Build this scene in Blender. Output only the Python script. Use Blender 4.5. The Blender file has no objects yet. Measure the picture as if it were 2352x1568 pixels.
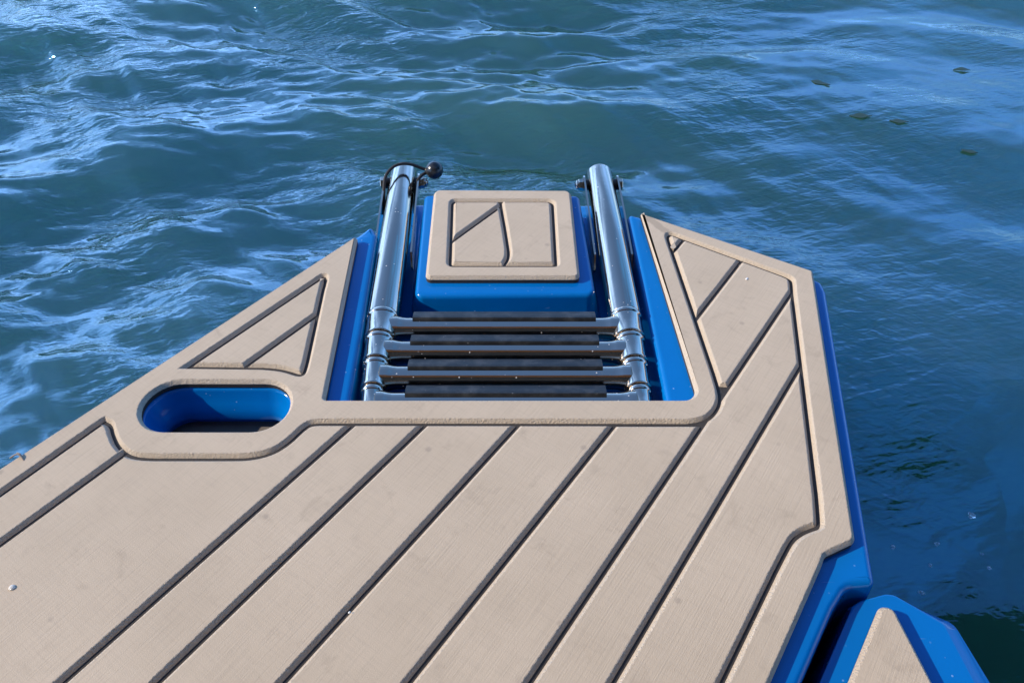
import bpy, bmesh, math, random
import numpy as np
from mathutils import Vector, geometry
R = math.radians
scene = bpy.context.scene
COL = scene.collection

# ------------------------------------------------------------------ camera, sky, sun, exposure
CAM_H, PITCH, FPX = 0.74, R(44.29), 1829.0          # metres above the deck, looking down, focal length in 2352-px pixels
cam = bpy.data.cameras.new("camera")
cam.lens, cam.sensor_width = 28.0, 36.0
cam.clip_start, cam.clip_end = 0.02, 6000
cam_ob = bpy.data.objects.new("camera", cam)
cam_ob.location = (0, 0, CAM_H)
cam_ob.rotation_euler = (math.pi / 2 - PITCH, 0, 0)
COL.objects.link(cam_ob)
scene.camera = cam_ob

SUN_EL, SUN_AZ = R(31), R(-94)                        # azimuth clockwise from +Y (ahead): the sun stands to the left
sd = Vector((math.sin(SUN_AZ) * math.cos(SUN_EL), math.cos(SUN_AZ) * math.cos(SUN_EL), math.sin(SUN_EL)))
world = bpy.data.worlds.new("World")
scene.world = world
world.use_nodes = True
wn, wl = world.node_tree.nodes, world.node_tree.links
bg = wn["Background"]
sky = wn.new("ShaderNodeTexSky")
sky.sky_type = 'NISHITA'
sky.sun_disc = False
sky.sun_elevation = SUN_EL
sky.sun_rotation = SUN_AZ
sky.air_density, sky.dust_density, sky.ozone_density = 1.0, 0.0, 8.0
# thin bright clouds, mostly low over the water
def wnode(t, **kw):
    x = wn.new(t)
    for k, v in kw.items(): setattr(x, k, v)
    return x
tcw = wnode("ShaderNodeTexCoord")
mpw = wnode("ShaderNodeMapping"); mpw.inputs['Scale'].default_value = (1.6, 1.6, 5.0); wl.new(tcw.outputs['Generated'], mpw.inputs['Vector'])
cn = wnode("ShaderNodeTexNoise"); cn.inputs['Scale'].default_value = 1.7; cn.inputs['Detail'].default_value = 6; wl.new(mpw.outputs[0], cn.inputs['Vector'])
cr = wnode("ShaderNodeMapRange"); cr.inputs[1].default_value, cr.inputs[2].default_value = 0.36, 0.60; wl.new(cn.outputs[0], cr.inputs[0])
sep = wnode("ShaderNodeSeparateXYZ"); wl.new(tcw.outputs['Generated'], sep.inputs[0])
lo = wnode("ShaderNodeMapRange"); lo.inputs[1].default_value, lo.inputs[2].default_value, lo.inputs[3].default_value, lo.inputs[4].default_value = 0.30, 0.66, 1.0, 0.0; wl.new(sep.outputs[2], lo.inputs[0])
lf = wnode("ShaderNodeMapRange"); lf.inputs[1].default_value, lf.inputs[2].default_value, lf.inputs[3].default_value, lf.inputs[4].default_value = -0.6, 0.45, 1.0, 0.45; wl.new(sep.outputs[0], lf.inputs[0])
m1 = wnode("ShaderNodeMath", operation='MULTIPLY'); wl.new(cr.outputs[0], m1.inputs[0]); wl.new(lo.outputs[0], m1.inputs[1])
m2 = wnode("ShaderNodeMath", operation='MULTIPLY'); wl.new(m1.outputs[0], m2.inputs[0]); wl.new(lf.outputs[0], m2.inputs[1])
m3 = wnode("ShaderNodeMath", operation='ADD', use_clamp=True); wl.new(m2.outputs[0], m3.inputs[0]); m3.inputs[1].default_value = 0.04   # a thin veil everywhere
mx = wnode("ShaderNodeMix", data_type='RGBA'); wl.new(m3.outputs[0], mx.inputs[0]); wl.new(sky.outputs[0], mx.inputs[6]); 
cm = wnode("ShaderNodeMix", data_type='RGBA'); wl.new(lf.outputs[0], cm.inputs[0])          # bluer veil to the right, whiter cloud to the left
cm.inputs[6].default_value, cm.inputs[7].default_value = (0.05, 3.6, 15.0, 1), (6.5, 11.0, 19.0, 1)
wl.new(cm.outputs[2], mx.inputs[7])
# blue patches added high up to the right, for soft blue water reflections
rr = wnode("ShaderNodeMapRange"); rr.inputs[1].default_value, rr.inputs[2].default_value, rr.inputs[3].default_value, rr.inputs[4].default_value = 0.05, 0.5, 0.0, 0.42; wl.new(sep.outputs[0], rr.inputs[0])
cn2 = wnode("ShaderNodeTexNoise"); cn2.inputs['Scale'].default_value = 5.0; cn2.inputs['Detail'].default_value = 3; wl.new(tcw.outputs['Generated'], cn2.inputs['Vector'])
cr2 = wnode("ShaderNodeMapRange"); cr2.inputs[1].default_value, cr2.inputs[2].default_value = 0.40, 0.62; wl.new(cn2.outputs[0], cr2.inputs[0])
m4 = wnode("ShaderNodeMath", operation='MULTIPLY'); wl.new(rr.outputs[0], m4.inputs[0]); wl.new(cr2.outputs[0], m4.inputs[1])
mx2 = wnode("ShaderNodeMix", data_type='RGBA'); wl.new(m4.outputs[0], mx2.inputs[0]); wl.new(mx.outputs[2], mx2.inputs[6]); mx2.inputs[7].default_value = (0.5, 3.2, 8.5, 1)
wl.new(mx2.outputs[2], bg.inputs[0])
bg.inputs[1].default_value = 0.15
sun = bpy.data.lights.new("sun", 'SUN')
sun.energy, sun.angle, sun.color = 3.6, R(0.5), (1.0, 0.90, 0.76)
sun_ob = bpy.data.objects.new("sun", sun)
sun_ob.rotation_euler = (-sd).to_track_quat('-Z', 'Y').to_euler()
COL.objects.link(sun_ob)
vs = scene.view_settings
vs.view_transform, vs.look, vs.exposure, vs.gamma = 'Standard', 'None', 0.62, 1.0

# ------------------------------------------------------------------ helpers
CP, SP = math.cos(PITCH), math.sin(PITCH)
def at(px, py, z=0.0):
    """point of the plane at height z that the photograph shows at (px, py) (2352-px wide picture)"""
    u, v = (px - 1176) / FPX, (784 - py) / FPX
    d = Vector((u, CP + v * SP, -SP + v * CP))
    t = (z - CAM_H) / d.z
    return Vector((d.x * t, d.y * t, z))
def pts(lst, z=0.0):
    return [at(x, y, z).to_2d() for x, y in lst]

def area(p):
    return 0.5 * sum(p[i].x * p[(i + 1) % len(p)].y - p[(i + 1) % len(p)].x * p[i].y for i in range(len(p)))
def ccw(p):
    return list(p) if area(p) > 0 else list(reversed(p))
def clean(p, eps=0.0012):
    out = []
    for v in p:
        if not out or (v - out[-1]).length > eps:
            out.append(v.copy())
    while len(out) > 3 and (out[0] - out[-1]).length < eps:
        out.pop()
    return out
def fillet(p, radii, seg=9):
    """round the corners of a closed polygon; radii is a number or one number per corner"""
    n, out = len(p), []
    for i in range(n):
        r = radii if not isinstance(radii, (list, tuple)) else radii[i]
        a, b, c = p[i - 1], p[i], p[(i + 1) % n]
        d1, d2 = (a - b), (c - b)
        l1, l2 = d1.length, d2.length
        d1, d2 = d1 / l1, d2 / l2
        ang = math.acos(max(-1, min(1, d1.dot(d2))))
        if r <= 0 or ang > math.pi - 0.02:
            out.append(b.copy()); continue
        t = min(r / math.tan(ang / 2), l1 * 0.48, l2 * 0.48)
        rr = t * math.tan(ang / 2)
        bis = (d1 + d2).normalized()
        cen = b + bis * (rr / math.sin(ang / 2))
        s, e = b + d1 * t, b + d2 * t
        a0 = math.atan2(s.y - cen.y, s.x - cen.x)
        a1 = math.atan2(e.y - cen.y, e.x - cen.x)
        da = (a1 - a0 + math.pi) % (2 * math.pi) - math.pi
        for k in range(seg + 1):
            q = a0 + da * k / seg
            out.append(Vector((cen.x + rr * math.cos(q), cen.y + rr * math.sin(q))))
    return out
def smooth_chain(p, it=2):
    """Chaikin smoothing of an open chain"""
    for _ in range(it):
        q = [p[0]]
        for a, b in zip(p, p[1:]):
            q += [a.lerp(b, .25), a.lerp(b, .75)]
        q.append(p[-1]); p = q
    return p
def offset(p, d):
    """shrink (d > 0) or grow (d < 0) a CCW closed polygon, one vertex to one vertex"""
    n, out = len(p), []
    for i in range(n):
        a, b, c = p[i - 1], p[i], p[(i + 1) % n]
        e1, e2 = (b - a).normalized(), (c - b).normalized()
        n1, n2 = Vector((-e1.y, e1.x)), Vector((-e2.y, e2.x))
        k = max(1 + n1.dot(n2), 0.09)
        m = (n1 + n2) / k
        if m.length > 4.5:
            m *= 4.5 / m.length
        out.append(b + m * d)
    return out
def clip_half(p, a, b, keep_left=True):
    """keep the part of polygon p on one side of the line a-b"""
    d = b - a
    s = lambda q: (d.x * (q.y - a.y) - d.y * (q.x - a.x)) * (1 if keep_left else -1)
    out = []
    for i in range(len(p)):
        u, v = p[i], p[(i + 1) % len(p)]
        su, sv = s(u), s(v)
        if su >= 0: out.append(u.copy())
        if su * sv < 0:
            out.append(u.lerp(v, su / (su - sv)))
    return out

def link(name, me, mats, parent=None, smooth=False):
    o = bpy.data.objects.new(name, me)
    COL.objects.link(o)
    for m in (mats if isinstance(mats, (list, tuple)) else [mats]):
        me.materials.append(m)
    if smooth:
        for f in me.polygons: f.use_smooth = True
    if parent is not None:
        o.parent = parent
        o.matrix_parent_inverse = parent_mat(parent).inverted()
    return o
def parent_mat(o):
    from mathutils import Matrix
    m = Matrix.Translation(o.location) if o.type == 'EMPTY' else o.matrix_basis.copy()
    if o.parent is not None:
        m = parent_mat(o.parent) @ o.matrix_parent_inverse @ m
    return m
def from_bm(name, bm, mats, parent=None, smooth=False, normals=True, sharp=None):
    if normals:
        bmesh.ops.recalc_face_normals(bm, faces=bm.faces)
    me = bpy.data.meshes.new(name)
    bm.to_mesh(me); bm.free()
    o = link(name, me, mats, parent, smooth)
    if sharp is not None:
        me.set_sharp_from_angle(angle=R(sharp))
    return o
def empty(name, loc, label, cat, group=None):
    o = bpy.data.objects.new(name, None)
    o.location = loc
    o.empty_display_size = 0.05
    COL.objects.link(o)
    tag(o, label, cat, group)
    return o
def tag(o, label=None, cat=None, group=None, kind=None):
    if label: o["label"] = label
    if cat: o["category"] = cat
    if group: o["group"] = group
    if kind: o["kind"] = kind
    return o

def fill_between(bm, loops_v, mat=0, up=True):
    """fill a flat region: first loop is the outline, the others holes (lists of BMVerts)"""
    polys = [[v.co.copy() for v in l] for l in loops_v]
    flat = [v for l in loops_v for v in l]
    for t in geometry.tessellate_polygon(polys):
        vs_ = [flat[i] for i in t]
        if len(set(vs_)) < 3: continue
        n = (vs_[1].co - vs_[0].co).cross(vs_[2].co - vs_[0].co)
        if abs(n.z) < 1e-12: continue
        if (n.z > 0) != up: vs_.reverse()
        try:
            f = bm.faces.new(vs_); f.material_index = mat; f.smooth = False
        except ValueError:
            pass
def slab(bm, outer, holes=(), prof=((0, 0),), mat=0, side_mats=None, bottom=False, top=True):
    """rings from the top down: prof = [(inset, z)...]; holes get the same profile turned round"""
    loops = [(ccw(outer), 1)] + [(ccw(h), -1) for h in holes]
    tops, bots = [], []
    for lp, sg in loops:
        rings = []
        for ins, z in prof:
            q = offset(lp, ins * sg) if abs(ins) > 1e-9 else lp
            rings.append([bm.verts.new((v.x, v.y, z)) for v in q])
        n = len(lp)
        for k in range(len(rings) - 1):
            for i in range(n):
                j = (i + 1) % n
                q = [rings[k][i], rings[k + 1][i], rings[k + 1][j], rings[k][j]]
                if sg < 0: q.reverse()
                f = bm.faces.new(q)
                f.smooth = True
                f.material_index = side_mats[k] if side_mats else mat
        tops.append(rings[0]); bots.append(rings[-1])
    if top: fill_between(bm, tops, mat, True)
    if bottom: fill_between(bm, bots, mat, False)

def frame_of(d):
    d = d.normalized()
    a = Vector((0, 0, 1)) if abs(d.z) < 0.9 else Vector((1, 0, 0))
    x = d.cross(a).normalized()
    return x, x.cross(d).normalized()
def lathe(bm, a, b, prof, seg=40, cap=True, mat=0):
    """prof: (s, radius) with s in metres along a->b"""
    d = (b - a).normalized(); x, y = frame_of(d)
    rings = []
    for s, r in prof:
        c = a + d * s
        rings.append([bm.verts.new(c + x * (r * math.cos(2 * math.pi * i / seg)) + y * (r * math.sin(2 * math.pi * i / seg))) for i in range(seg)])
    for k in range(len(rings) - 1):
        for i in range(seg):
            j = (i + 1) % seg
            f = bm.faces.new((rings[k][i], rings[k][j], rings[k + 1][j], rings[k + 1][i])); f.smooth = True; f.material_index = mat
    if cap:
        bm.faces.new(list(reversed(rings[0]))).material_index = mat
        bm.faces.new(rings[-1]).material_index = mat
def sweep(bm, path, rad, seg=10, mat=0):
    n = len(path); rings = []
    prev = None
    for i in range(n):
        t = (path[min(i + 1, n - 1)] - path[max(i - 1, 0)]).normalized()
        if prev is None: x, y = frame_of(t)
        else:
            x = (prev - t * prev.dot(t)).normalized(); y = t.cross(x)
        prev = x
        rr = rad(i / (n - 1)) if callable(rad) else rad
        rings.append([bm.verts.new(path[i] + x * rr * math.cos(2 * math.pi * k / seg) + y * rr * math.sin(2 * math.pi * k / seg)) for k in range(seg)])
    for i in range(n - 1):
        for k in range(seg):
            j = (k + 1) % seg
            f = bm.faces.new((rings[i][k], rings[i][j], rings[i + 1][j], rings[i + 1][k])); f.smooth = True; f.material_index = mat
    bm.faces.new(list(reversed(rings[0]))); bm.faces.new(rings[-1])
def catmull(p, n=12):
    out = []
    for i in range(len(p) - 1):
        p0, p1, p2, p3 = p[max(i - 1, 0)], p[i], p[i + 1], p[min(i + 2, len(p) - 1)]
        for k in range(n):
            t = k / n
            out.append(0.5 * ((2 * p1) + (p2 - p0) * t + (2 * p0 - 5 * p1 + 4 * p2 - p3) * t * t + (3 * p1 - p0 - 3 * p2 + p3) * t ** 3))
    out.append(p[-1].copy())
    return out
def prism(bm, a, b, up, prof, mat=0):
    """extrude a closed 2D profile (side, up) from a to b"""
    d = (b - a).normalized(); s = d.cross(up).normalized(); u = s.cross(d)
    r0 = [bm.verts.new(a + s * p + u * q) for p, q in prof]
    r1 = [bm.verts.new(b + s * p + u * q) for p, q in prof]
    n = len(prof)
    for i in range(n):
        j = (i + 1) % n
        bm.faces.new((r0[i], r0[j], r1[j], r1[i])).material_index = mat
    bm.faces.new(list(reversed(r0))).material_index = mat
    bm.faces.new(r1).material_index = mat

# ------------------------------------------------------------------ materials
class Mat:
    def __init__(self, name):
        self.m = bpy.data.materials.new(name); self.m.use_nodes = True
        self.nt = self.m.node_tree
        self.b = self.nt.nodes["Principled BSDF"]
        self.tc = self.nt.nodes.new("ShaderNodeTexCoord")
    def n(self, typ, **kw):
        x = self.nt.nodes.new(typ)
        for k, v in kw.items(): setattr(x, k, v)
        return x
    def l(self, a, b): self.nt.links.new(a, b)
    def set(self, **kw):
        for k, v in kw.items():
            self.b.inputs[k.replace('_', ' ')].default_value = v
    def mapping(self, scale=(1, 1, 1), rot=(0, 0, 0), src=None):
        mp = self.n("ShaderNodeMapping")
        mp.inputs['Scale'].default_value = scale
        mp.inputs['Rotation'].default_value = rot
        self.l(src or self.tc.outputs['Object'], mp.inputs['Vector'])
        return mp.outputs[0]
    def noise(self, vec, scale, detail=3, rough=0.5, dist=0.0):
        x = self.n("ShaderNodeTexNoise")
        x.inputs['Scale'].default_value = scale; x.inputs['Detail'].default_value = detail
        x.inputs['Roughness'].default_value = rough; x.inputs['Distortion'].default_value = dist
        self.l(vec, x.inputs['Vector'])
        return x.outputs[0]
    def ramp(self, fac, stops):
        r = self.n("ShaderNodeValToRGB")
        e = r.color_ramp.elements
        while len(e) < len(stops): e.new(0.5)
        for k, (p, c) in enumerate(stops):
            e[k].position = p; e[k].color = (c, c, c, 1) if isinstance(c, (int, float)) else (*c, 1)
        self.l(fac, r.inputs[0])
        return r.outputs[0]
    def math(self, op, a, b=None, clamp=False):
        x = self.n("ShaderNodeMath", operation=op, use_clamp=clamp)
        for i, v in enumerate((a, b)):
            if v is None: continue
            if isinstance(v, (int, float)): x.inputs[i].default_value = v
            else: self.l(v, x.inputs[i])
        return x.outputs[0]
    def mix(self, fac, a, b, mode='MIX'):
        x = self.n("ShaderNodeMix", data_type='RGBA', blend_type=mode)
        for s, v in ((0, fac), (6, a), (7, b)):
            if isinstance(v, (int, float)): x.inputs[s].default_value = v
            elif isinstance(v, tuple): x.inputs[s].default_value = (*v, 1)
            else: self.l(v, x.inputs[s])
        return x.outputs[2]
    def bump(self, h, dist, strength=1.0, prev=None):
        x = self.n("ShaderNodeBump")
        x.inputs['Distance'].default_value = dist; x.inputs['Strength'].default_value = strength
        self.l(h, x.inputs['Height'])
        if prev is not None: self.l(prev, x.inputs['Normal'])
        return x.outputs[0]

PLANK_DIR = (at(1612, 978) - at(1215, 1568)).to_2d().normalized()
PLANK_ANG = math.atan2(PLANK_DIR.y, PLANK_DIR.x)

def foam_material():
    M = Mat("eva_foam")
    along = M.mapping((1, 1, 1), (0, 0, -PLANK_ANG))
    st = M.n("ShaderNodeMapping"); st.inputs['Scale'].default_value = (14, 620, 50); M.l(along, st.inputs['Vector'])
    lines = M.noise(st.outputs[0], 1.0, 3, 0.6)
    st2 = M.n("ShaderNodeMapping"); st2.inputs['Scale'].default_value = (420, 30, 50); M.l(along, st2.inputs['Vector'])
    cross = M.noise(st2.outputs[0], 1.0, 2, 0.5)
    obj = M.tc.outputs['Object']
    grain = M.noise(obj, 900, 2, 0.6)
    blot = M.noise(obj, 5.5, 4, 0.6)
    blot2 = M.noise(obj, 26, 4, 0.65, 0.6)
    base = M.mix(M.ramp(blot, [(0.3, 0.0), (0.7, 1.0)]), (0.480, 0.373, 0.262), (0.558, 0.437, 0.312))
    base = M.mix(M.math('MULTIPLY', M.ramp(lines, [(0.30, 1.0), (0.52, 0.0)]), 0.22), base, (0.30, 0.235, 0.175))
    base = M.mix(M.math('MULTIPLY', M.ramp(cross, [(0.30, 1.0), (0.55, 0.0)]), 0.14), base, (0.33, 0.26, 0.20))
    # a few damp smudges and small marks
    base = M.mix(M.math('MULTIPLY', M.ramp(blot2, [(0.58, 0.0), (0.76, 1.0)]), 0.38), base, (0.30, 0.23, 0.165))
    # the wet streak at the tip of the right horn
    def seg(p, q, w):
        d = q - p; L_ = d.length; d = d / L_
        sx = M.n("ShaderNodeSeparateXYZ"); M.l(wob, sx.inputs[0])
        u = M.math('ADD', M.math('MULTIPLY', M.math('SUBTRACT', sx.outputs[0], p.x), d.x), M.math('MULTIPLY', M.math('SUBTRACT', sx.outputs[1], p.y), d.y))
        v = M.math('SUBTRACT', M.math('MULTIPLY', M.math('SUBTRACT', sx.outputs[1], p.y), d.x), M.math('MULTIPLY', M.math('SUBTRACT', sx.outputs[0], p.x), d.y))
        over = M.math('MAXIMUM', M.math('SUBTRACT', 0.0, u), M.math('SUBTRACT', u, L_))
        dist = M.math('MAXIMUM', M.math('ABSOLUTE', v), over)
        return M.ramp(M.math('DIVIDE', dist, w * 2), [(0.40, 1.0), (0.55, 0.0)])
    nz = M.n("ShaderNodeTexNoise"); nz.inputs['Scale'].default_value = 45; M.l(obj, nz.inputs['Vector'])
    sc_ = M.n("ShaderNodeVectorMath", operation='MULTIPLY_ADD'); M.l(nz.outputs['Color'], sc_.inputs[0]); sc_.inputs[1].default_value = (.010, .010, 0); M.l(obj, sc_.inputs[2])
    wob = sc_.outputs[0]
    wet = seg(at(1488, 500).to_2d() + Vector((.005, .005)), at(1540, 538).to_2d() + Vector((.005, .005)), .0065)
    base = M.mix(M.math('MULTIPLY', wet, 0.45), base, (0.24, 0.185, 0.135))
    spots = M.n("ShaderNodeTexVoronoi"); spots.inputs['Scale'].default_value = 16; M.l(obj, spots.inputs['Vector'])
    sp = M.math('MULTIPLY', M.ramp(spots.outputs['Distance'], [(0.035, 1.0), (0.075, 0.0)]), 0.4)
    base = M.mix(sp, base, (0.25, 0.20, 0.16))
    M.l(base, M.b.inputs['Base Color'])
    M.set(Roughness=0.85)
    M.b.inputs['Specular IOR Level'].default_value = 0.25
    h = M.math('ADD', M.math('MULTIPLY', lines, 0.55), M.math('ADD', M.math('MULTIPLY', grain, 0.5), M.math('MULTIPLY', cross, 0.2)))
    M.l(M.bump(h, 0.0014, 0.42), M.b.inputs['Normal'])
    return M.m
def foam_edge_material():
    M = Mat("cut_foam_edge")
    obj = M.tc.outputs['Object']
    g = M.noise(obj, 420, 3, 0.7)
    col = M.mix(g, (0.46, 0.365, 0.262), (0.69, 0.55, 0.41))
    M.l(col, M.b.inputs['Base Color']); M.set(Roughness=0.9)
    M.l(M.bump(g, 0.004, 0.9), M.b.inputs['Normal'])
    return M.m
def dark_foam_material():
    M = Mat("dark_foam_layer")
    g = M.noise(M.tc.outputs['Object'], 300, 3, 0.7)
    spk = M.noise(M.tc.outputs['Object'], 170, 2, 0.5)
    col = M.mix(g, (0.020, 0.016, 0.014), (0.055, 0.045, 0.038))
    col = M.mix(M.ramp(spk, [(0.74, 0.0), (0.80, 1.0)]), col, (0.4, 0.36, 0.3))
    M.l(col, M.b.inputs['Base Color']); M.set(Roughness=0.8)
    M.l(M.bump(g, 0.002, 0.6), M.b.inputs['Normal'])
    return M.m
def gelcoat_material():
    M = Mat("blue_gelcoat")
    obj = M.tc.outputs['Object']
    tone = M.noise(obj, 14, 4, 0.6)
    base = M.mix(tone, (0.0003, 0.130, 0.41), (0.0005, 0.148, 0.46))
    v = M.n("ShaderNodeTexVoronoi"); v.inputs['Scale'].default_value = 95; v.inputs['Randomness'].default_value = 1; M.l(obj, v.inputs['Vector'])
    patch = M.ramp(M.noise(obj, 18, 3), [(0.5, 0.0), (0.66, 1.0)])
    dots = M.math('MULTIPLY', M.ramp(v.outputs['Distance'], [(0.07, 1.0), (0.13, 0.0)]), patch)
    st = M.n("ShaderNodeMapping"); st.inputs['Scale'].default_value = (20, 260, 60); st.inputs['Rotation'].default_value = (0, 0, 0.9); M.l(obj, st.inputs['Vector'])
    scr = M.ramp(M.noise(st.outputs[0], 1.0, 2, 0.5), [(0.72, 0.0), (0.76, 1.0)])
    scr = M.math('MULTIPLY', scr, M.ramp(M.noise(obj, 30, 2), [(0.5, 0.0), (0.62, 0.5)]))
    wear = M.math('MULTIPLY', M.math('MAXIMUM', dots, scr), 0.55)
    base = M.mix(wear, base, (0.30, 0.48, 0.70))
    M.l(base, M.b.inputs['Base Color'])
    M.l(M.math('ADD', M.math('MULTIPLY', wear, 0.5), M.ramp(tone, [(0.3, 0.10), (0.7, 0.20)])), M.b.inputs['Roughness'])
    M.set(IOR=1.4)
    M.b.inputs['Coat Weight'].default_value = 0.12
    M.b.inputs['Coat Roughness'].default_value = 0.05
    M.l(M.bump(M.noise(obj, 40, 2), 0.0008, 0.35), M.b.inputs['Normal'])
    return M.m
def steel_material():
    M = Mat("polished_stainless_steel")
    obj = M.tc.outputs['Object']
    smudge = M.noise(obj, 22, 4, 0.65)
    v = M.n("ShaderNodeTexVoronoi"); v.inputs['Scale'].default_value = 130; M.l(obj, v.inputs['Vector'])
    sp = M.math('MULTIPLY', M.ramp(v.outputs['Distance'], [(0.09, 1.0), (0.15, 0.0)]), M.ramp(M.noise(obj, 35, 2), [(0.50, 0.0), (0.62, 0.8)]))
    M.l(M.mix(sp, (0.56, 0.465, 0.375), (0.80, 0.78, 0.74)), M.b.inputs['Base Color'])
    M.l(M.math('SUBTRACT', 1.0, M.math('MULTIPLY', sp, 0.8)), M.b.inputs['Metallic'])
    M.l(M.math('ADD', M.math('MULTIPLY', sp, 0.5), M.ramp(smudge, [(0.3, 0.07), (0.7, 0.17)])), M.b.inputs['Roughness'])
    M.l(M.bump(M.noise(obj, 60, 2), 0.0005, 0.3), M.b.inputs['Normal'])
    return M.m
def plastic_material(name, col, rough, speck=0.5):
    M = Mat(name)
    obj = M.tc.outputs['Object']
    v = M.n("ShaderNodeTexVoronoi"); v.inputs['Scale'].default_value = 110; M.l(obj, v.inputs['Vector'])
    sp = M.math('MULTIPLY', M.ramp(v.outputs['Distance'], [(0.08, 1.0), (0.14, 0.0)]), M.ramp(M.noise(obj, 40, 2), [(0.52, 0.0), (0.64, speck)]))
    dust = M.math('MULTIPLY', M.ramp(M.noise(obj, 45, 4, 0.7), [(0.45, 0.0), (0.75, 1.0)]), 0.12)
    base = M.mix(M.math('MAXIMUM', sp, dust), col, (0.35, 0.33, 0.31))
    M.l(base, M.b.inputs['Base Color'])
    M.set(Roughness=rough)
    M.l(M.bump(M.noise(obj, 500, 2), 0.0006, 0.4), M.b.inputs['Normal'])
    return M.m
def plain_material(name, col, rough=0.6, **kw):
    M = Mat(name)
    g = M.noise(M.tc.outputs['Object'], 60, 4, 0.6)
    M.l(M.mix(g, tuple(c * 0.8 for c in col), tuple(min(1, c * 1.15) for c in col)), M.b.inputs['Base Color'])
    M.set(Roughness=rough)
    for k, v in kw.items(): M.b.inputs[k].default_value = v
    return M.m
def water_material():
    M = Mat("lake_water")
    obj = M.tc.outputs['Object']
    col = M.mix(M.ramp(M.noise(obj, 0.9, 2), [(0.35, 0.0), (0.65, 1.0)]), (0.018, 0.068, 0.047), (0.032, 0.090, 0.050))
    M.l(col, M.b.inputs['Base Color'])
    M.set(Roughness=0.03, IOR=2.25)
    M.b.inputs['Specular Tint'].default_value = (0.32, 0.64, 1.0, 1)
    M.b.inputs['Subsurface Weight'].default_value = 1.0
    M.b.inputs['Subsurface Radius'].default_value = (0.5, 1.0, 1.0)
    M.b.inputs['Subsurface Scale'].default_value = 6.0
    def streaks(rot, sx, sy, scale, detail, dist):
        r_ = M.mapping((1, 1, 1), (0, 0, rot))
        return M.noise(M.mapping((sx, sy, 1), src=r_), scale, detail, 0.5, dist)
    r1 = streaks(-0.35, 0.38, 1.0, 26, 2, 0.4)
    r2 = streaks(-0.15, 0.30, 1.0, 62, 2, 0.5)
    r3 = streaks(0.55, 0.35, 1.0, 80, 1, 0.3)
    # ripples come in patches, more of them to windward; the lee water lies smooth
    sp_ = M.n("ShaderNodeSeparateXYZ"); M.l(obj, sp_.inputs[0])
    lee = M.n("ShaderNodeMapRange"); lee.interpolation_type = 'SMOOTHSTEP'
    for k, v in zip((1, 2, 3, 4), (-0.5, 1.3, 1.0, 0.16)): lee.inputs[k].default_value = v
    M.l(M.math('SUBTRACT', sp_.outputs[0], M.math('MULTIPLY', sp_.outputs[1], 0.28)), lee.inputs[0])
    patch = M.math('MULTIPLY', M.ramp(M.noise(obj, 2.1, 3), [(0.42, 0.12), (0.60, 1.0)]), lee.outputs[0])
    h = M.math('MULTIPLY', M.math('ADD', r1, M.math('ADD', M.math('MULTIPLY', r2, 0.42), M.math('MULTIPLY', r3, 0.22))), patch)
    M.l(M.bump(h, 0.0125, 0.8), M.b.inputs['Normal'])
    return M.m

FOAM, EDGE, DARK = foam_material(), foam_edge_material(), dark_foam_material()
BLUE, STEEL = gelcoat_material(), steel_material()
RUBBER = plastic_material("black_tread_plastic", (0.006, 0.006, 0.006), 0.5, 0.35)
BALLM = plastic_material("black_ball_plastic", (0.006, 0.006, 0.007), 0.22, 0.15)
CORD = plain_material("black_bungee_sheath", (0.018, 0.014, 0.012), 0.75)
GREY = plain_material("grey_recess_floor", (0.17, 0.145, 0.12), 0.55)
WATER = water_material()

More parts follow.
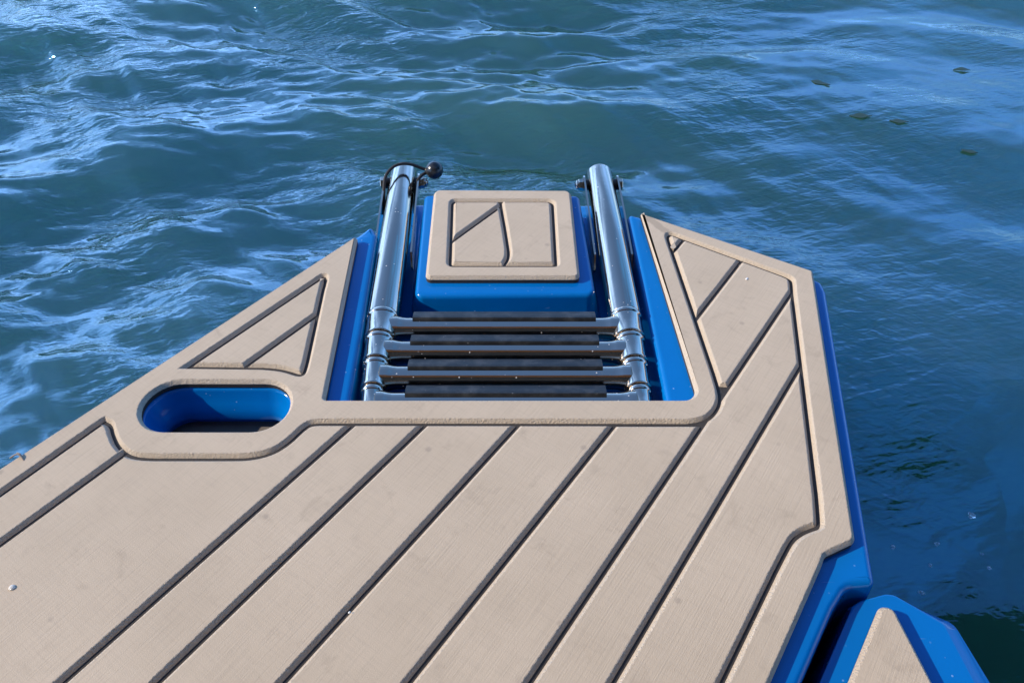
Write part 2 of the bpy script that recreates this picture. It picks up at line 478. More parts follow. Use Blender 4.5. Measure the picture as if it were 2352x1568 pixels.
# ------------------------------------------------------------------ water
WZ = -0.36
def axis(lo, hi, step, far):
    core = list(np.arange(lo, hi + step / 2, step))
    def grow(start, sgn):
        out, d, x = [], step, start
        while abs(x) < far:
            d *= 1.28; x += sgn * d; out.append(x)
        return out
    return np.array(sorted(grow(lo, -1)) + core + grow(hi, 1))
xs, ys = axis(-2.6, 2.8, 0.0075, 2500), axis(-0.2, 3.7, 0.0075, 2500)
X, Y = np.meshgrid(xs, ys)
rng = np.random.default_rng(11)
def wave_height(X, Y):
    Z = np.zeros_like(X)
    wx = X + 0.10 * np.sin(1.7 * Y + 0.6) + 0.06 * np.sin(3.1 * X + 2.3 * Y)
    wy = Y + 0.10 * np.sin(1.9 * X + 1.1) + 0.05 * np.sin(2.7 * Y - 2.1 * X)
    left = 1 / (1 + np.exp((X - 0.35 - 0.1 * Y) / 0.35))                # the windward side is choppier
    # rings running out from the boat
    r = np.hypot(wx - 0.25, (wy - 0.35) * 1.1)
    for lam, a, ph in ((0.95, 0.0165, 0.4), (0.52, 0.0095, 2.1), (0.34, 0.0040, 4.0)):
        s = 0.5 + 0.5 * np.sin(2 * math.pi * r / lam + ph)
        Z += a * 2 * (s ** 1.5 - 0.42) * (0.55 + 0.45 * left)
    # wind waves
    for i in range(80):
        lam = 0.055 * (0.6 / 0.055) ** rng.random()
        ang = R(-104) + rng.normal(0, R(24))
        slope = 0.048 * rng.uniform(0.4, 1.5)
        k = 2 * math.pi / lam
        p = k * (wx * math.cos(ang) + wy * math.sin(ang)) + rng.uniform(0, 6.28)
        s = 0.5 + 0.5 * np.sin(p)
        short = np.clip((0.42 - lam) / 0.25, 0, 1)
        g1, g2, g3, g4 = rng.uniform(1, 4), rng.uniform(0, 6), rng.uniform(1, 4), rng.uniform(0, 6)
        gate = np.clip(0.45 + 0.75 * np.sin(wx * g1 + wy * 1.1 + g2) * np.sin(wy * g3 - wx * .7 + g4), 0, 1)
        Z += slope / k * 2 * (s ** 1.35 - 0.45) * ((1 - short) * (0.55 + 0.35 * left) + short * (0.07 + 0.93 * left) * gate * 1.45)
    fade = np.clip((7.0 - np.hypot(X, Y)) / 4.0, 0, 1)
    lee = 1 / (1 + np.exp(-(X - 0.30) / 0.12)) * 1 / (1 + np.exp((Y - 1.35) / 0.14))
    Z = Z * (1 - 0.86 * lee)
    for lam, ang, slope, ph in ((0.36, -62, 0.024, 0.3), (0.24, -130, 0.018, 2.0), (0.50, -20, 0.022, 4.4)):
        k = 2 * math.pi / lam
        Z += lee * slope / k * np.sin(k * (wx * math.cos(R(ang)) + wy * math.sin(R(ang))) + ph)
    return Z * fade
Z = WZ + wave_height(X, Y)
ny, nx = X.shape
me = bpy.data.meshes.new("water")
me.vertices.add(nx * ny)
me.vertices.foreach_set("co", np.stack([X, Y, Z], -1).astype(np.float32).ravel())
idx = np.arange(nx * ny).reshape(ny, nx)
quads = np.stack([idx[:-1, :-1], idx[:-1, 1:], idx[1:, 1:], idx[1:, :-1]], -1).reshape(-1, 4)
me.loops.add(quads.size); me.polygons.add(len(quads))
me.loops.foreach_set("vertex_index", quads.ravel().astype(np.int32))
me.polygons.foreach_set("loop_start", np.arange(0, quads.size, 4, dtype=np.int32))
me.polygons.foreach_set("use_smooth", np.ones(len(quads), dtype=bool))
me.update(calc_edges=True); me.validate()
tag(link("water", me, WATER), kind="structure")

# ------------------------------------------------------------------ swim platform
PAD_T, TAN_T = 0.0120, 0.0058          # pad thickness, and how deep its tan layer goes
GAP, BEV = 0.0042, 0.0040
platform = empty("swim_platform", (0.0, 0.35, WZ), "blue boat swim platform decked in grooved tan foam with a ladder bay and hand slot", "swim platform")

def extend(p, q, y):
    """carry the line p -> q on to the given world y"""
    t = (y - p.y) / (q.y - p.y)
    return p + (q - p) * t
YB = -0.55
A = lambda x, y: at(x, y).to_2d()
left_a, left_b = A(822, 536), A(0, 1071)
left_far = left_b + (left_b - left_a).normalized() * 0.55
rb = extend(A(1892, 1290), A(1770, 1568), YB)
out_pts = [left_far, left_a, A(746, 914.5), A(1604, 914.5), A(1472, 487), A(1869, 620), A(1967, 1240), A(1896, 1273), A(1890, 1293), rb,
           Vector((left_far.x, YB))]
out_r = [0, 0.004, 0.003, 0.017, 0.001, 0.006, 0.012, 0.012, 0.03, 0, 0]
outline = ccw(fillet(out_pts, out_r))

# inner groove: the border frame round the planks
gl_a, gl_b = A(236, 966), A(0, 1132)
gl_far = gl_b + (gl_b - gl_a).normalized() * 0.42
bay = smooth_chain([A(238, 965), A(252, 972), A(257, 995), A(270, 1023), A(296, 1044), A(335, 1049.5), A(400, 1049.5)], 2)
bay2 = smooth_chain([A(520, 1049.5), A(576, 1049), A(625, 1037), A(662, 1014), A(692, 985), A(712, 970.5), A(735, 969)], 2)
rect = smooth_chain([A(1540, 970), A(1592, 970.5), A(1632, 958), A(1654, 928), A(1655, 900), A(1640, 852)], 3)
corner = smooth_chain([A(1548, 583), A(1536, 549), A(1534, 539), A(1541, 535.5), A(1560, 543)], 3)
corner2 = smooth_chain([A(1795, 629), A(1816, 638), A(1819, 645), A(1820.5, 668)], 3)
jog = smooth_chain([A(1877, 1130), A(1882, 1188), A(1882, 1206), A(1868, 1210), A(1845, 1219), A(1822, 1236), A(1806, 1265), A(1782, 1312)], 3)
g_end = extend(A(1782, 1312), A(1657.6, 1568), YB + 0.05)
inner = [gl_far, gl_a] + bay + bay2 + rect + corner + corner2 + jog + [g_end, Vector((gl_far.x, YB + 0.05))]
inner = ccw(clean(inner, 0.0006))

tri_b = smooth_chain([A(723, 645), A(744, 630), A(747, 640), A(741, 662)], 3)
tri_c = smooth_chain([A(705, 825), A(699, 848), A(693, 857), A(682, 856), A(665, 850), A(640, 844), A(600, 841)], 3)
tri = ccw(clean([A(433, 838.8)] + tri_b + tri_c, 0.0006))

# hand slot: a stadium
sl, sr = A(325, 931).x, A(664, 931).x
st_y, sb_y = A(490, 875).y, A(490, 987).y
rs = (st_y - sb_y) / 2; yc = (st_y + sb_y) / 2
def stadium(inset=0.0, n=18):
    r = rs - inset; p = []
    for k in range(n + 1):
        q = -math.pi / 2 + math.pi * k / n
        p.append(Vector((sr - rs + r * math.cos(q), yc + r * math.sin(q))))
    for k in range(n + 1):
        q = math.pi / 2 + math.pi * k / n
        p.append(Vector((sl + rs + r * math.cos(q), yc + r * math.sin(q))))
    return p
slot = stadium()

L = {1: (A(285.7, 1038.8), A(0, 1245.9)), 2: (A(807, 975), A(137, 1568)), 3: (A(970, 978), A(356, 1568)), 4: (A(1185, 978), A(646, 1568)),
     5: (A(1408, 978), A(936, 1568)), 6: (A(1612, 978), A(1215, 1568)), 7: (A(1840, 838), A(1407, 1568)), 8: (A(1698.5, 598.2), A(1601.8, 730.1)),
     9: (A(1566.7, 550.8), A(1549, 572))}
# one common direction for the deck grooves
for k in (8, 9):
    m = (L[k][0] + L[k][1]) / 2
    L[k] = (m + PLANK_DIR * .2, m - PLANK_DIR * .2)
def strip(poly, a=None, b=None):
    """part of poly right of line a and left of line b (seen from above, lines point away from the bow)"""
    if a: poly = clip_half(poly, *L[a], keep_left=True)
    if b: poly = clip_half(poly, *L[b], keep_left=False)
    return clean(poly)
cut_a, cut_b = A(1500, 938), A(1700, 938)
cut_dir = (cut_b - cut_a)
lower = clip_half(inner, cut_a, cut_b, keep_left=False)
upper = clip_half(inner, cut_a, cut_b, keep_left=True)
planks = [strip(inner, None, 1), strip(inner, 1, 2), strip(lower, 2, 3), strip(lower, 3, 4), strip(lower, 4, 5), strip(clip_half(inner, A(1500, 971), A(1700, 971), False), 5, 6),
          strip(inner, 6, 7), strip(inner, 7, None),
          strip(clip_half(inner, A(1500, 886), A(1700, 886), True), 8, 6), strip(upper, 9, 8), strip(upper, None, 9)]
t1, t2 = A(561.4, 838.8), A(728, 720)
tri_planks = [clean(clip_half(tri, t1, t2, True)), clean(clip_half(tri, t1, t2, False))]

def tan_prof(z0=0.0):
    return ((BEV + 0.0007, z0), (BEV - 0.0002, z0 - 0.0003), (BEV * 0.45, z0 - BEV * 0.6), (0.0, z0 - BEV * 1.25), (-0.0001, z0 - TAN_T))
bm = bmesh.new()
slab(bm, outline, [offset(slot, 0), offset(inner, -GAP / 2), offset(tri, -GAP / 2)], tan_prof(), 0, [1, 1, 1, 1])
for p in planks + tri_planks:
    p = ccw(p)
    if len(p) < 3 or abs(area(p)) < 2e-5: continue
    q = clean(offset(p, GAP / 2), 0.0004)
    slab(bm, q, [], tan_prof(), 0, [1, 1, 1, 1])
# dark lower layer, one sheet under the whole pad
slab(bm, offset(outline, 0.0003), [offset(slot, -0.0003)], ((0, -TAN_T + 0.0008), (0, -PAD_T)), 2, bottom=True)
deck = from_bm("deck_pad", bm, [FOAM, EDGE, DARK], platform, normals=False, sharp=16)

# blue moulding
HZ = -PAD_T - 0.0004
def B(x, y, z=HZ): return at(x, y, z).to_2d()
hl_in = offset(ccw([left_far, left_a, Vector((left_far.x, left_a.y - 2))]), 0)
nrm = Vector((-(left_a - left_far).y, (left_a - left_far).x)).normalized() * -0.007
lf, la = left_far + nrm, B(828, 533) + nrm * 0.2
hull_pts = [lf, la, B(854, 514), B(868, 540), B(836, 747), B(806, 922), B(1528, 922), B(1471, 640), B(1440, 498), B(1446, 490), B(1470, 496),
            B(1500, 512), B(1852, 632), B(1888, 645), B(1899, 668), B(2013, 1340), B(1948, 1345), B(1917, 1395),
            extend(B(1917, 1395), B(1842, 1568), YB - 0.02), Vector((lf.x, YB - 0.02))]
hull_r = [0, .004, .012, .012, 0, .006, .006, 0, .006, .006, 0, .01, .01, .012, .02, .008, .025, .04, 0, 0]
hull = ccw(clean(fillet(hull_pts, hull_r), 0.0006))
bm = bmesh.new()
FIL = 0.009
fil = [(FIL * (1 - math.sin(t)), HZ - FIL * (1 - math.cos(t))) for t in [math.pi / 2 * k / 7 for k in range(8)]]
prof = fil + [(-0.003, HZ - 0.05), (-0.004, WZ - 0.12)]
slab(bm, hull, [offset(slot, 0.0)], [(FIL, HZ)] + fil[1:] + [(-0.003, HZ - 0.05), (-0.004, WZ - 0.12)], 0)
body = from_bm("moulded_body", bm, BLUE, platform, normals=False, sharp=40)

# ladder bay floor
bm = bmesh.new()
bay_pts = [B(800, 930, -.064), B(1540, 930, -.064), B(1463, 640, -.064), B(1405, 470, -.064), B(905, 468, -.064), B(850, 640, -.064)]
slab(bm, ccw(fillet(bay_pts, .01)), [], [(.008, -.064), (.003, -.0655), (0, -.071), (0, WZ - .12)], 0)
from_bm("bay_floor", bm, BLUE, platform, normals=False, sharp=40)

# hand slot lining
bm = bmesh.new()
rings = []
for ins, z in ((-0.010, HZ - 0.010), (-0.001, HZ - 0.0005), (0.0012, HZ - 0.006), (0.004, HZ - 0.016), (0.008, HZ - 0.022), (0.0125, HZ - 0.031), (0.0150, HZ - 0.039), (0.0145, HZ - 0.045)):
    rings.append([bm.verts.new((v.x, v.y, z)) for v in stadium(ins)])
for k in range(len(rings) - 1):
    n = len(rings[k])
    for i in range(n):
        j = (i + 1) % n
        f = bm.faces.new((rings[k][i], rings[k][j], rings[k + 1][j], rings[k + 1][i])); f.smooth = True
bmesh.ops.reverse_faces(bm, faces=bm.faces)
lining = from_bm("slot_lining", bm, BLUE, platform, normals=False)
bm = bmesh.new()
slab(bm, ccw(stadium(-0.02)), [], [(0.004, -0.075), (0, -0.079), (0, -0.10)], 0, bottom=True)
from_bm("slot_floor", bm, GREY, platform, normals=False, sharp=40)

# raised hatch between the ladder rails
bm = bmesh.new()
hb = [B(974, 446), B(1331, 447.5), B(1370, 677), B(951, 681)]
hbl = ccw(fillet(hb, [.010, .010, .014, .014], 8))
slab(bm, hbl, [], [(FIL * .8, HZ)] + [(a * .8, HZ + (b - HZ) * .8) for a, b in fil[1:]] + [(-0.003, -0.035), (-0.006, -0.055), (-0.012, -0.066)], 0)
hatch = from_bm("hatch_box", bm, BLUE, platform, normals=False, sharp=40)
bm = bmesh.new()
hp = ccw(fillet([A(997, 434), A(1311.5, 435.5), A(1332.5, 636), A(976.5, 636)], [.011, .012, .009, .009], 8))
gz = lambda X_, Y_: A((1350 + X_ / 1.568) / 1.6327, (550 + Y_ / 1.568) / 1.6327)
hg = ccw(fillet([gz(543, 316), gz(1132, 316), gz(1153, 692), gz(529, 692)], [.006, .010, .004, .006], 7))
slab(bm, hp, [offset(hg, -GAP / 2)], tan_prof(), 0, [1] * 4)
dd = (gz(536, 552), gz(852, 325))
curve = [v.to_2d() for v in catmull([v.to_3d() for v in (gz(826, 316), gz(836, 380), gz(852, 470), gz(868, 570), gz(873, 610), gz(871, 640), gz(862, 664), gz(844, 692))], 6)]
def piece(corners, radii, chain):
    return clean(fillet(corners + chain, radii + [0] * len(chain)))
pr = piece([gz(826, 316), gz(1132, 316), gz(1153, 692), gz(844, 692)], [0, .010, .006, 0], [v for v in curve[-2:0:-1] if v.y > gz(0, 692).y + .0075])
pl = piece([gz(844, 692), gz(529, 692), gz(543, 316), gz(826, 316)], [0, .006, .006, 0], [v for v in curve[1:-1] if v.y > gz(0, 692).y + .004])
hatch_planks = [pr, clip_half(pl, dd[0], dd[1], True), clip_half(pl, dd[0], dd[1], False)]
for p in hatch_planks:
    p = ccw(clean(p))
    slab(bm, clean(offset(p, GAP / 2), .0004), [], tan_prof(), 0, [1] * 4)
slab(bm, offset(hp, .0003), [], ((0, -TAN_T + .0008), (0, -PAD_T)), 2, bottom=True)
from_bm("hatch_pad", bm, [FOAM, EDGE, DARK], hatch, normals=False, sharp=16)

# ------------------------------------------------------------------ boat corner at the lower right
SZ = -0.022
bow = empty("boat_corner", (0.42, -0.1, WZ), "separate glossy blue boat corner with a narrow tapering tan pad across the dark gap", "boat hull")
S = lambda x, y: at(x, y, SZ - PAD_T).to_2d()
sp = [S(1970, 1374), S(2034, 1358), S(2056, 1361), S(2180, 1431), S(2194, 1443), extend(S(2192, 1441.5), S(2270, 1568), YB - 0.02),
      extend(S(1952.9, 1386.8), S(1876.3, 1568), YB - 0.02), S(1953, 1386)]
bm = bmesh.new()
SR = [.012, .012, .012, .015, .02, 0, 0, .012]
st_ = [S(1976, 1379), S(2035, 1363), S(2055, 1365.5), S(2166, 1429), S(2174, 1438), extend(S(2172, 1436), S(2242, 1568), YB - 0.02),
       extend(S(1958.5, 1391), S(1882, 1568), YB - 0.02), S(1959, 1391)]
z0 = SZ - PAD_T - .0004
S3 = lambda x, y: at(x, y, z0 - .014).to_2d()          # the foot of the chamfer, seen at its own height
sp_low = [sp[0], sp[1], sp[2], S3(2180, 1431), S3(2194, 1443), extend(S3(2192, 1441.5), S3(2270, 1568), YB - 0.02), sp[6], sp[7]]
ring_o, ring_t = fillet(sp_low, SR), fillet(st_, SR)
assert len(ring_o) == len(ring_t)
if area(ring_o) < 0: ring_o.reverse(); ring_t.reverse()
levels = [(offset(ring_t, .0015), z0), (ring_t, z0 - .0005), ([a.lerp(b, .2) for a, b in zip(ring_t, ring_o)], z0 - .0020), ([a.lerp(b, .8) for a, b in zip(ring_t, ring_o)], z0 - .0085),
          ([a.lerp(b, .95) for a, b in zip(ring_t, ring_o)], z0 - .0105), (ring_o, z0 - .014), (offset(ring_o, -.002), z0 - .06), (offset(ring_o, -.003), WZ - .12)]
vr = [[bm.verts.new((v.x, v.y, z)) for v in q] for q, z in levels]
for k in range(len(vr) - 1):
    for i in range(len(ring_o)):
        j = (i + 1) % len(ring_o)
        bm.faces.new((vr[k][i], vr[k + 1][i], vr[k + 1][j], vr[k][j])).smooth = True
fill_between(bm, [vr[0]])
from_bm("moulded_body", bm, BLUE, bow, normals=False, sharp=17)
S2 = lambda x, y: at(x, y, SZ).to_2d()
p1 = extend(S2(2010.7, 1415), S2(1948.2, 1568), YB); p2 = extend(S2(2067, 1413), S2(2148, 1568), YB)
bm = bmesh.new()
pp = ccw(fillet([p1, S2(2022, 1388), S2(2054, 1390), p2], [0, .010, .012, 0], 8))
slab(bm, pp, [], tan_prof(SZ), 0, [1] * 4)
slab(bm, offset(pp, .0003), [], ((0, SZ - TAN_T + .0008), (0, SZ - PAD_T)), 2, bottom=True)
from_bm("corner_pad", bm, [FOAM, EDGE, DARK], bow, normals=False, sharp=16)

# ------------------------------------------------------------------ boarding ladder
LZ = -0.020
PL = lambda x, y, z=LZ: at(x, y, z)
rails = {-1: (PL(927.5, 398), PL(862, 864)), 1: (PL(1375.5, 402), PL(1460, 864))}
ladder = empty("boarding_ladder", tuple((rails[-1][0] + rails[1][0]) / 2), "folded polished steel telescopic ladder with four black treaded rungs in the platform bay", "ladder")
ry = [0.8040 - 0.0464 * k for k in range(4)]
def on_rail(s, y):
    a, b = rails[s]; return a.lerp(b, (y - a.y) / (b.y - a.y))
RAD = [0.0218, 0.0194, 0.0168, 0.0142]
for s in (-1, 1):
    a, b = rails[s]
    far = a
    c1 = on_rail(s, ry[0] + 0.0215)
    bm = bmesh.new()
    ln = (c1 - far).length
    lathe(bm, far, c1, [(0.0, .0219), (0.0012, .0228), (0.003, .0231), (ln - .002, .0231), (ln, .0219)], 48)
    tube = from_bm("rail_tube", bm, STEEL, ladder, sharp=40)
    bm = bmesh.new()
    d = (c1 - far).normalized()
    lathe(bm, far - d * .003, far + d * .002, [(0, .0180), (.001, .0206), (.0045, .0206)], 40)
    from_bm("end_plug", bm, RUBBER, tube, sharp=40)
    for k in range(4):
        r = RAD[k]
        p0 = on_rail(s, ry[k] + .0222); p1 = on_rail(s, ry[k] - (.0232 if k < 3 else .0085))
        ln = (p1 - p0).length
        bm = bmesh.new()
        lathe(bm, p0, p1, [(0, r - .0008), (.0006, r + .0012), (.0016, r + .0018), (.0058, r + .0018), (.0068, r + .0010), (.0075, r + .0002), (.009, r),
                           (ln - .006, r), (ln - .003, r + .0006), (ln - .0012, r + .0006), (ln, r - .0012)], 48)
        from_bm("collar", bm, STEEL, ladder, sharp=40)
for k in range(4):
    a, b = on_rail(-1, ry[k]), on_rail(1, ry[k])
    r0 = RAD[k]; rb_ = 0.0156
    ln = (b - a).length
    d = (b - a).normalized()
    bm = bmesh.new()
    half = [(r0 * .5, .0182), (r0 + .0005, .0178), (r0 + .004, .0170), (r0 + .008, .0161), (r0 + .013, rb_)]
    prof = half + [(ln - s_, r_) for s_, r_ in reversed(half)]
    lathe(bm, a, b, prof, 36)
    rung = from_bm("rung", bm, STEEL, ladder, sharp=50)
    e0, e1 = 0.0440, ln - 0.0445
    p0, p1 = a + d * e0, a + d * e1
    # tread: a ribbed plastic strip clipped over the far upper side of the bar
    w, h = .0112, .0070
    prof = [(-w, -h), (-w, h * .55), (-w * .9, h * .88), (-w * .5, h), (w * .5, h), (w * .9, h * .9), (w, h * .5), (w, -h)]
    off = Vector((0, .0092, .0110))
    bm = bmesh.new()
    prism(bm, p0 + off, p1 + off, Vector((0, .32, 1)), prof)
    from_bm("tread", bm, RUBBER, rung)
# hinge plates with bolt and nut
for s in (-1, 1):
    a, b = rails[s]
    d = (b - a).normalized()
    side = Vector((-d.y, d.x, 0)).normalized()          # points to +x
    if side.x < 0: side = -side
    piv = a + d * .030
    nut_side = 1 if s < 0 else -1
    for w in (-1, 1):
        c = piv + side * (w * .0285)
        bm = bmesh.new()
        prof = []
        for k in range(9):                                # rounded far end
            q = math.pi / 2 + math.pi * k / 8
            prof.append((.013 * math.cos(q) - .004, .013 * math.sin(q)))
        prof += [(.10, -.0135), (.20, -.030), (.205, -.020), (.195, .002), (.10, .008)]
        vs0 = [bm.verts.new(c + d * u + Vector((0, 0, v)) - side * .0015) for u, v in prof]
        vs1 = [bm.verts.new(c + d * u + Vector((0, 0, v)) + side * .0015) for u, v in prof]
        n = len(prof)
        for i in range(n):
            j = (i + 1) % n
            bm.faces.new((vs0[i], vs0[j], vs1[j], vs1[i]))
        bm.faces.new(vs0); bm.faces.new(list(reversed(vs1)))
        plate = from_bm("hinge_plate", bm, STEEL, ladder)
        bm = bmesh.new()
        lathe(bm, piv + side * (w * .0195), piv + side * (w * .0268), [(0, .0095), (.0073, .0095)], 24)
        from_bm("spacer", bm, RUBBER, plate, sharp=40)
    bm = bmesh.new()
    o = piv + side * (nut_side * .0302)
    e = side * nut_side
    lathe(bm, o, o + e, [(0, .0112), (.0014, .0112), (.0015, .0096), (.0072, .0096), (.0080, .0086)], 6)
    lathe(bm, o + e * .0078, o + e * .014, [(0, .0080), (.0032, .0080), (.0042, .0070), (.0043, .0046), (.0060, .0044)], 24)
    from_bm("nut", bm, STEEL, ladder, sharp=30)
    bm = bmesh.new()
    o = piv - side * (nut_side * .0302); e = -side * nut_side
    lathe(bm, o, o + e, [(0, .0120), (.0014, .0120), (.0015, .0098), (.0062, .0098), (.0070, .0090)], 6)
    from_bm("bolt_head", bm, STEEL, ladder, sharp=30)

# bungee loop with its ball
a, b = rails[-1]
d = (b - a).normalized()
side = Vector((-d.y, d.x, 0)); side = side if side.x > 0 else -side
Pb = lambda u, v, w: a + d * u + side * v + Vector((0, 0, w))      # along the rail, across it, up
bung = empty("bungee_cord", tuple(Pb(.03, .05, 0)), "black bungee loop with a ball end hooked over the left ladder rail", "bungee cord")
ball_c = Pb(.020, .0555, .018)
path = catmull([Pb(.098, -.0245, -.018), Pb(.088, -.0262, -.004), Pb(.068, -.0272, .010), Pb(.046, -.0245, .0235), Pb(.031, -.013, .0315), Pb(.024, .002, .0335),
                Pb(.021, .018, .030), Pb(.0205, .034, .0225), ball_c + (-side) * .010], 12)
bm = bmesh.new(); sweep(bm, path, .0026, 12)
path2 = catmull([ball_c - side * .009 - Vector((0, 0, .003)), ball_c + Vector((-.020, -.008, -.004)), Pb(.045, .0255, .008), Pb(.062, .0235, -.006), Pb(.09, .0232, -.022)], 12)
sweep(bm, path2, .0026, 12)
from_bm("cord", bm, CORD, bung)
bm = bmesh.new()
bmesh.ops.create_uvsphere(bm, u_segments=40, v_segments=24, radius=.0152)
for v in bm.verts: v.co += ball_c
from_bm("ball", bm, BALLM, bung, smooth=True)
bm = bmesh.new()
lathe(bm, ball_c - side * .0155, ball_c - side * .009, [(0, .0040), (.0012, .0050), (.0065, .0056)], 24)
from_bm("ball_neck", bm, BALLM, bung, sharp=40)

# ------------------------------------------------------------------ unseen shelters, added for their reflections in the metal and the water
ADDED_CLOTH = plain_material("brown_added_cloth", (0.36, 0.25, 0.165), 0.8)
_nt = ADDED_CLOTH.node_tree                                   # the added cloth lets some sun through, for a tan rung reflection
_tr = _nt.nodes.new("ShaderNodeBsdfTranslucent"); _tr.inputs[0].default_value = (0.62, 0.42, 0.28, 1)
_mx = _nt.nodes.new("ShaderNodeMixShader"); _mx.inputs[0].default_value = 0.5
_nt.links.new(_nt.nodes["Principled BSDF"].outputs[0], _mx.inputs[1]); _nt.links.new(_tr.outputs[0], _mx.inputs[2])
_nt.links.new(_mx.outputs[0], _nt.nodes["Material Output"].inputs[0])
ADDED_CURTAIN = plain_material("dark_brown_added_curtain", (0.11, 0.078, 0.055), 0.8)  # for the unseen curtain added behind the camera
ADDED_BOARDS = plain_material("dark_added_boards", (0.035, 0.045, 0.035), 0.8)  # for the unseen roof added beside the water
def added_shelter(name, x0, x1, y0, y1, z, rise, cloth, label, cat, parts, base_z):
    root = empty(name, ((x0 + x1) / 2, (y0 + y1) / 2, base_z), label, cat)
    bm = bmesh.new()
    n = 14
    top, bot = [], []
    for i in range(n + 1):
        t = i / n; x = x0 + (x1 - x0) * t
        zz = z + rise * math.sin(math.pi * t)
        top.append((bm.verts.new((x, y0, zz + .03)), bm.verts.new((x, y1, zz + .03))))
        bot.append((bm.verts.new((x, y0, zz)), bm.verts.new((x, y1, zz))))
    for i in range(n):
        bm.faces.new((top[i][0], top[i + 1][0], top[i + 1][1], top[i][1]))
        bm.faces.new((bot[i][0], bot[i][1], bot[i + 1][1], bot[i + 1][0]))
        for q in (0, 1):
            bm.faces.new((top[i][q], bot[i][q], bot[i + 1][q], top[i + 1][q]))
    for i in (0, n):
        bm.faces.new((top[i][0], top[i][1], bot[i][1], bot[i][0]))
    from_bm(parts[0], bm, cloth, root)
    for x in (x0 + .06, x1 - .06)[0 if cloth is ADDED_CLOTH else 1:]:
        for y in (y0 + .06, y1 - .06):
            bm = bmesh.new()
            lathe(bm, Vector((x, y, base_z)), Vector((x, y, z + .02 + rise * math.sin(math.pi * (x - x0) / (x1 - x0)))), [(0, .03), (z - base_z, .028)], 16)
            from_bm(parts[1], bm, STEEL if cloth is ADDED_CLOTH else ADDED_BOARDS, root)
added_shelter("added_canopy", -1.5, 1.3, -2.8, 0.12, 1.50, .12, ADDED_CLOTH, "brown cloth boat canopy with a hanging curtain, added out of view to be mirrored in the ladder rungs", "canopy", ("added_canopy_cloth", "added_canopy_pole"), 0.0)  # unseen, added so the rungs mirror brown instead of sky
canopy = bpy.data.objects["added_canopy"]
bm = bmesh.new()
n = 60
r0 = [bm.verts.new((-1.44 + 2.68 * i / n, -.43 + .018 * math.sin(i * .9), 1.52)) for i in range(n + 1)]
r1 = [bm.verts.new((-1.44 + 2.68 * i / n, -.43 + .024 * math.sin(i * .9 + .3), .03)) for i in range(n + 1)]
for i in range(n): bm.faces.new((r0[i], r1[i], r1[i + 1], r0[i + 1])).smooth = True
cur = from_bm("added_curtain", bm, ADDED_CURTAIN, canopy)  # unseen curtain, added to darken the lower half of the rung reflections
md = cur.modifiers.new("thickness", 'SOLIDIFY'); md.thickness = .004
added_shelter("added_dock_roof", 1.72, 4.2, -2.2, 1.66, 1.75, .10, ADDED_BOARDS, "dark green dock roof added out of view for the dark reflection in the water at the lower right", "roof", ("added_roof_panel", "added_roof_post"), WZ - 0.3)  # unseen, added to block the sky's reflection in the lower-right water

# ------------------------------------------------------------------ small things lying on the deck and drifting on the water
WHITE = plain_material("white_fleck", (0.75, 0.73, 0.68), 0.6)
DROP = plain_material("clear_droplet", (0.78, 0.70, 0.60), 0.08, **{'Transmission Weight': 0.2, 'IOR': 1.33})
FOAMB = plain_material("bubble_film", (0.75, 0.88, 1.0), 0.05, **{'Transmission Weight': 0.75, 'IOR': 1.2})
STRAW = plain_material("frayed_fibre", (0.26, 0.21, 0.17), 0.8)
rnd = random.Random(5)
def chip(name, px, py, sx, sy, h, mat, label, cat, group=None):
    c = at(px, py)
    bm = bmesh.new()
    bmesh.ops.create_icosphere(bm, subdivisions=2, radius=1.0)
    a_ = rnd.uniform(0, 6.28)
    for v in bm.verts:
        k = 1 + rnd.uniform(-.22, .22)
        x, y = v.co.x * sx * k, v.co.y * sy * k
        v.co = Vector((x * math.cos(a_) - y * math.sin(a_), x * math.sin(a_) + y * math.cos(a_), v.co.z * h + h * .6))
    o = from_bm(name, bm, mat, smooth=True)
    o.location = c
    return tag(o, label, cat, group)
chip("paint_fleck", 1715, 641, 0.0028, .0016, .0008, WHITE, "white fleck on the second plank of the right horn", "fleck")
chip("shell_crumb", 803, 1406, .0013, .0011, .0008, WHITE, "pale crumb caught in a plank groove near the lower edge", "crumb")
def dome(bm, r, seg=18, rings=9, c=Vector((0, 0, 0)), flat=1.0):
    rows = []
    for i in range(rings):
        q = math.pi / 2 * i / rings
        rows.append([bm.verts.new(c + Vector((r * math.cos(q) * math.cos(2 * math.pi * k / seg), r * math.cos(q) * math.sin(2 * math.pi * k / seg), r * flat * math.sin(q)))) for k in range(seg)])
    tip = bm.verts.new(c + Vector((0, 0, r * flat)))
    for i in range(rings - 1):
        for k in range(seg):
            bm.faces.new((rows[i][k], rows[i][(k + 1) % seg], rows[i + 1][(k + 1) % seg], rows[i + 1][k])).smooth = True
    for k in range(seg): bm.faces.new((rows[-1][k], rows[-1][(k + 1) % seg], tip)).smooth = True
    bm.faces.new(list(reversed(rows[0])))
bm = bmesh.new(); dome(bm, .0033, flat=.55)
o = from_bm("water_droplet", bm, DROP, smooth=True); o.location = at(28, 1349) + Vector((0, 0, .0003)); tag(o, "clear water droplet on the deck at the far left", "droplet")
spots_ = [(2233, 1184, 9.5, "largest water bubble, highest of the group beside the boat corner"), (2050, 1256, 6.5, "bubble nearest the platform edge at the right"),
          (2152, 1249, 6.5, "bubble just below and left of the largest one"), (2136, 1297, 5.5, "small bubble on dark water above the boat corner"),
          (2271, 1305, 5.5, "bubble rightmost of the group in front of the dark reflection"), (2116, 1361, 7.5, "foamy bubble lowest of the group, close above the blue boat corner"),
          (2255, 1272, 4.5, "small round bubble below the largest one")]
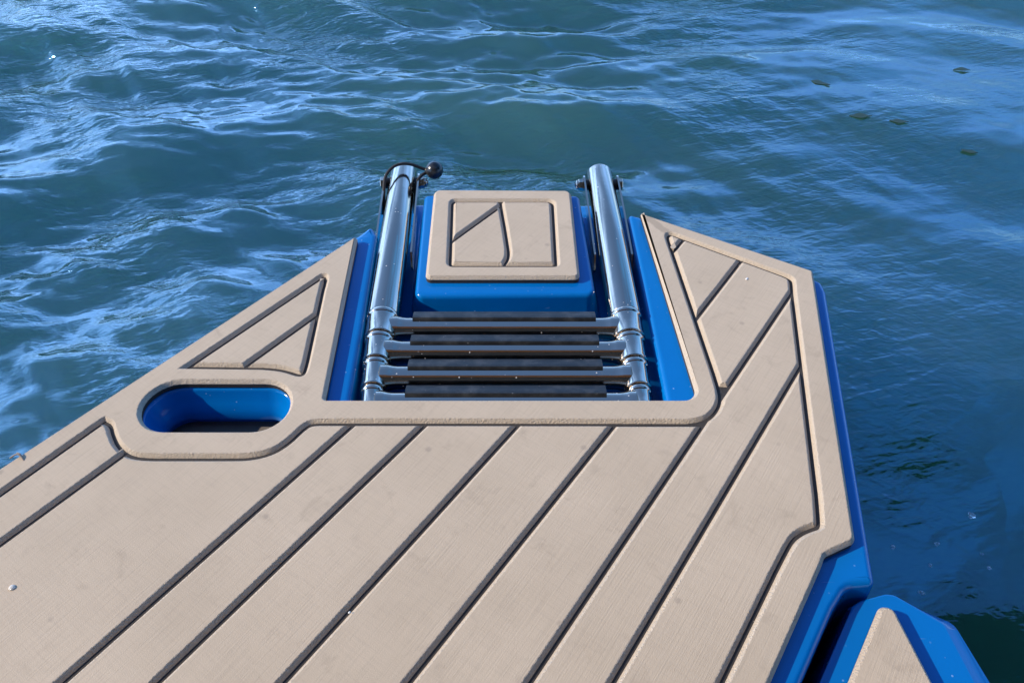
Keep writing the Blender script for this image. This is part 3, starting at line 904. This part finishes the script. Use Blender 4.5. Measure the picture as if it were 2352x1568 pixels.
def surf(px, py):
    p = at(px, py, WZ)
    z = WZ
    for _ in range(3):
        z = WZ + float(wave_at(p.x, p.y)); p = at(px, py, z)
    return p
def wave_at(x, y):
    j = int(np.clip(np.searchsorted(xs, x), 0, len(xs) - 1)); i = int(np.clip(np.searchsorted(ys, y), 0, len(ys) - 1))
    return Z[i, j] - WZ
for px, py, r, lab in spots_:
    bm = bmesh.new(); r *= .0005
    dome(bm, r)
    for _ in range(4):
        q = rnd.uniform(0, 6.28); dome(bm, r * rnd.uniform(.35, .6), 10, 5, Vector((r * 1.05 * math.cos(q), r * 1.05 * math.sin(q), 0)))
    o = from_bm("bubble", bm, FOAMB, smooth=True); o.location = surf(px, py); tag(o, lab, "bubble", "bubbles drifting on the water by the boat corner")
bm = bmesh.new()
c = at(46, 1050)
sweep(bm, catmull([c + Vector((.010, -.008, -.003)), c + Vector((.002, 0, .002)), c + Vector((-.004, .002, .003)), c + Vector((-.011, -.001, .000))], 8), .0010, 8)
sweep(bm, catmull([c + Vector((.008, -.006, -.003)), c + Vector((0, .003, .002)), c + Vector((-.005, .005, .002))], 8), .0007, 8)
o = from_bm("frayed_thread", bm, STRAW); tag(o, "frayed tan thread sticking out from the left deck edge", "thread")

# leaves drifting out to the right
LEAF = plain_material("wet_green_leaf", (0.016, 0.034, 0.010), 0.5)
for px, py, ln, rot, lab in ((1884, 192, .058, -.55, "floating green leaf nearest the top of the photo, below a bright crest"), (1976, 268, .060, -.12, "left leaf of the close pair floating on the right-hand water"),
                             (2064, 280, .050, -.2, "right leaf of the close pair floating on the right-hand water"), (2226, 349, .040, -.45, "curled dark leaf floating alone nearest the right edge"),
                             (2208, 163, .050, -.1, "narrow leaf floating highest near the right edge")):
    c = surf(px, py)
    bm = bmesh.new(); n = 12
    l0, l1, l2, l3 = [], [], [], []
    for i in range(n + 1):
        t = i / n; wd = .0095 * (ln / .05) * math.sin(math.pi * t ** .8) * (1 + .25 * math.sin(9 * t + px)) + .0004
        x = (t - .5) * ln; zz = .0016 + .0022 * math.sin(3 * t + py)
        for l_, yy, dz in ((l0, -wd, .0012), (l1, wd, .0012), (l2, -wd, 0), (l3, wd, 0)):
            l_.append(bm.verts.new((x * math.cos(rot) - yy * math.sin(rot), x * math.sin(rot) + yy * math.cos(rot), zz + dz + abs(yy) * .15)))
    for i in range(n):
        bm.faces.new((l0[i], l0[i + 1], l1[i + 1], l1[i])); bm.faces.new((l2[i], l3[i], l3[i + 1], l2[i + 1]))
        bm.faces.new((l0[i], l2[i], l2[i + 1], l0[i + 1])); bm.faces.new((l1[i], l1[i + 1], l3[i + 1], l3[i]))
    bm.faces.new((l0[0], l1[0], l3[0], l2[0])); bm.faces.new((l0[n], l2[n], l3[n], l1[n]))
    o = from_bm("floating_leaf", bm, LEAF, smooth=True, sharp=40); o.location = c
    tag(o, lab, "leaf", "leaves floating on the water")
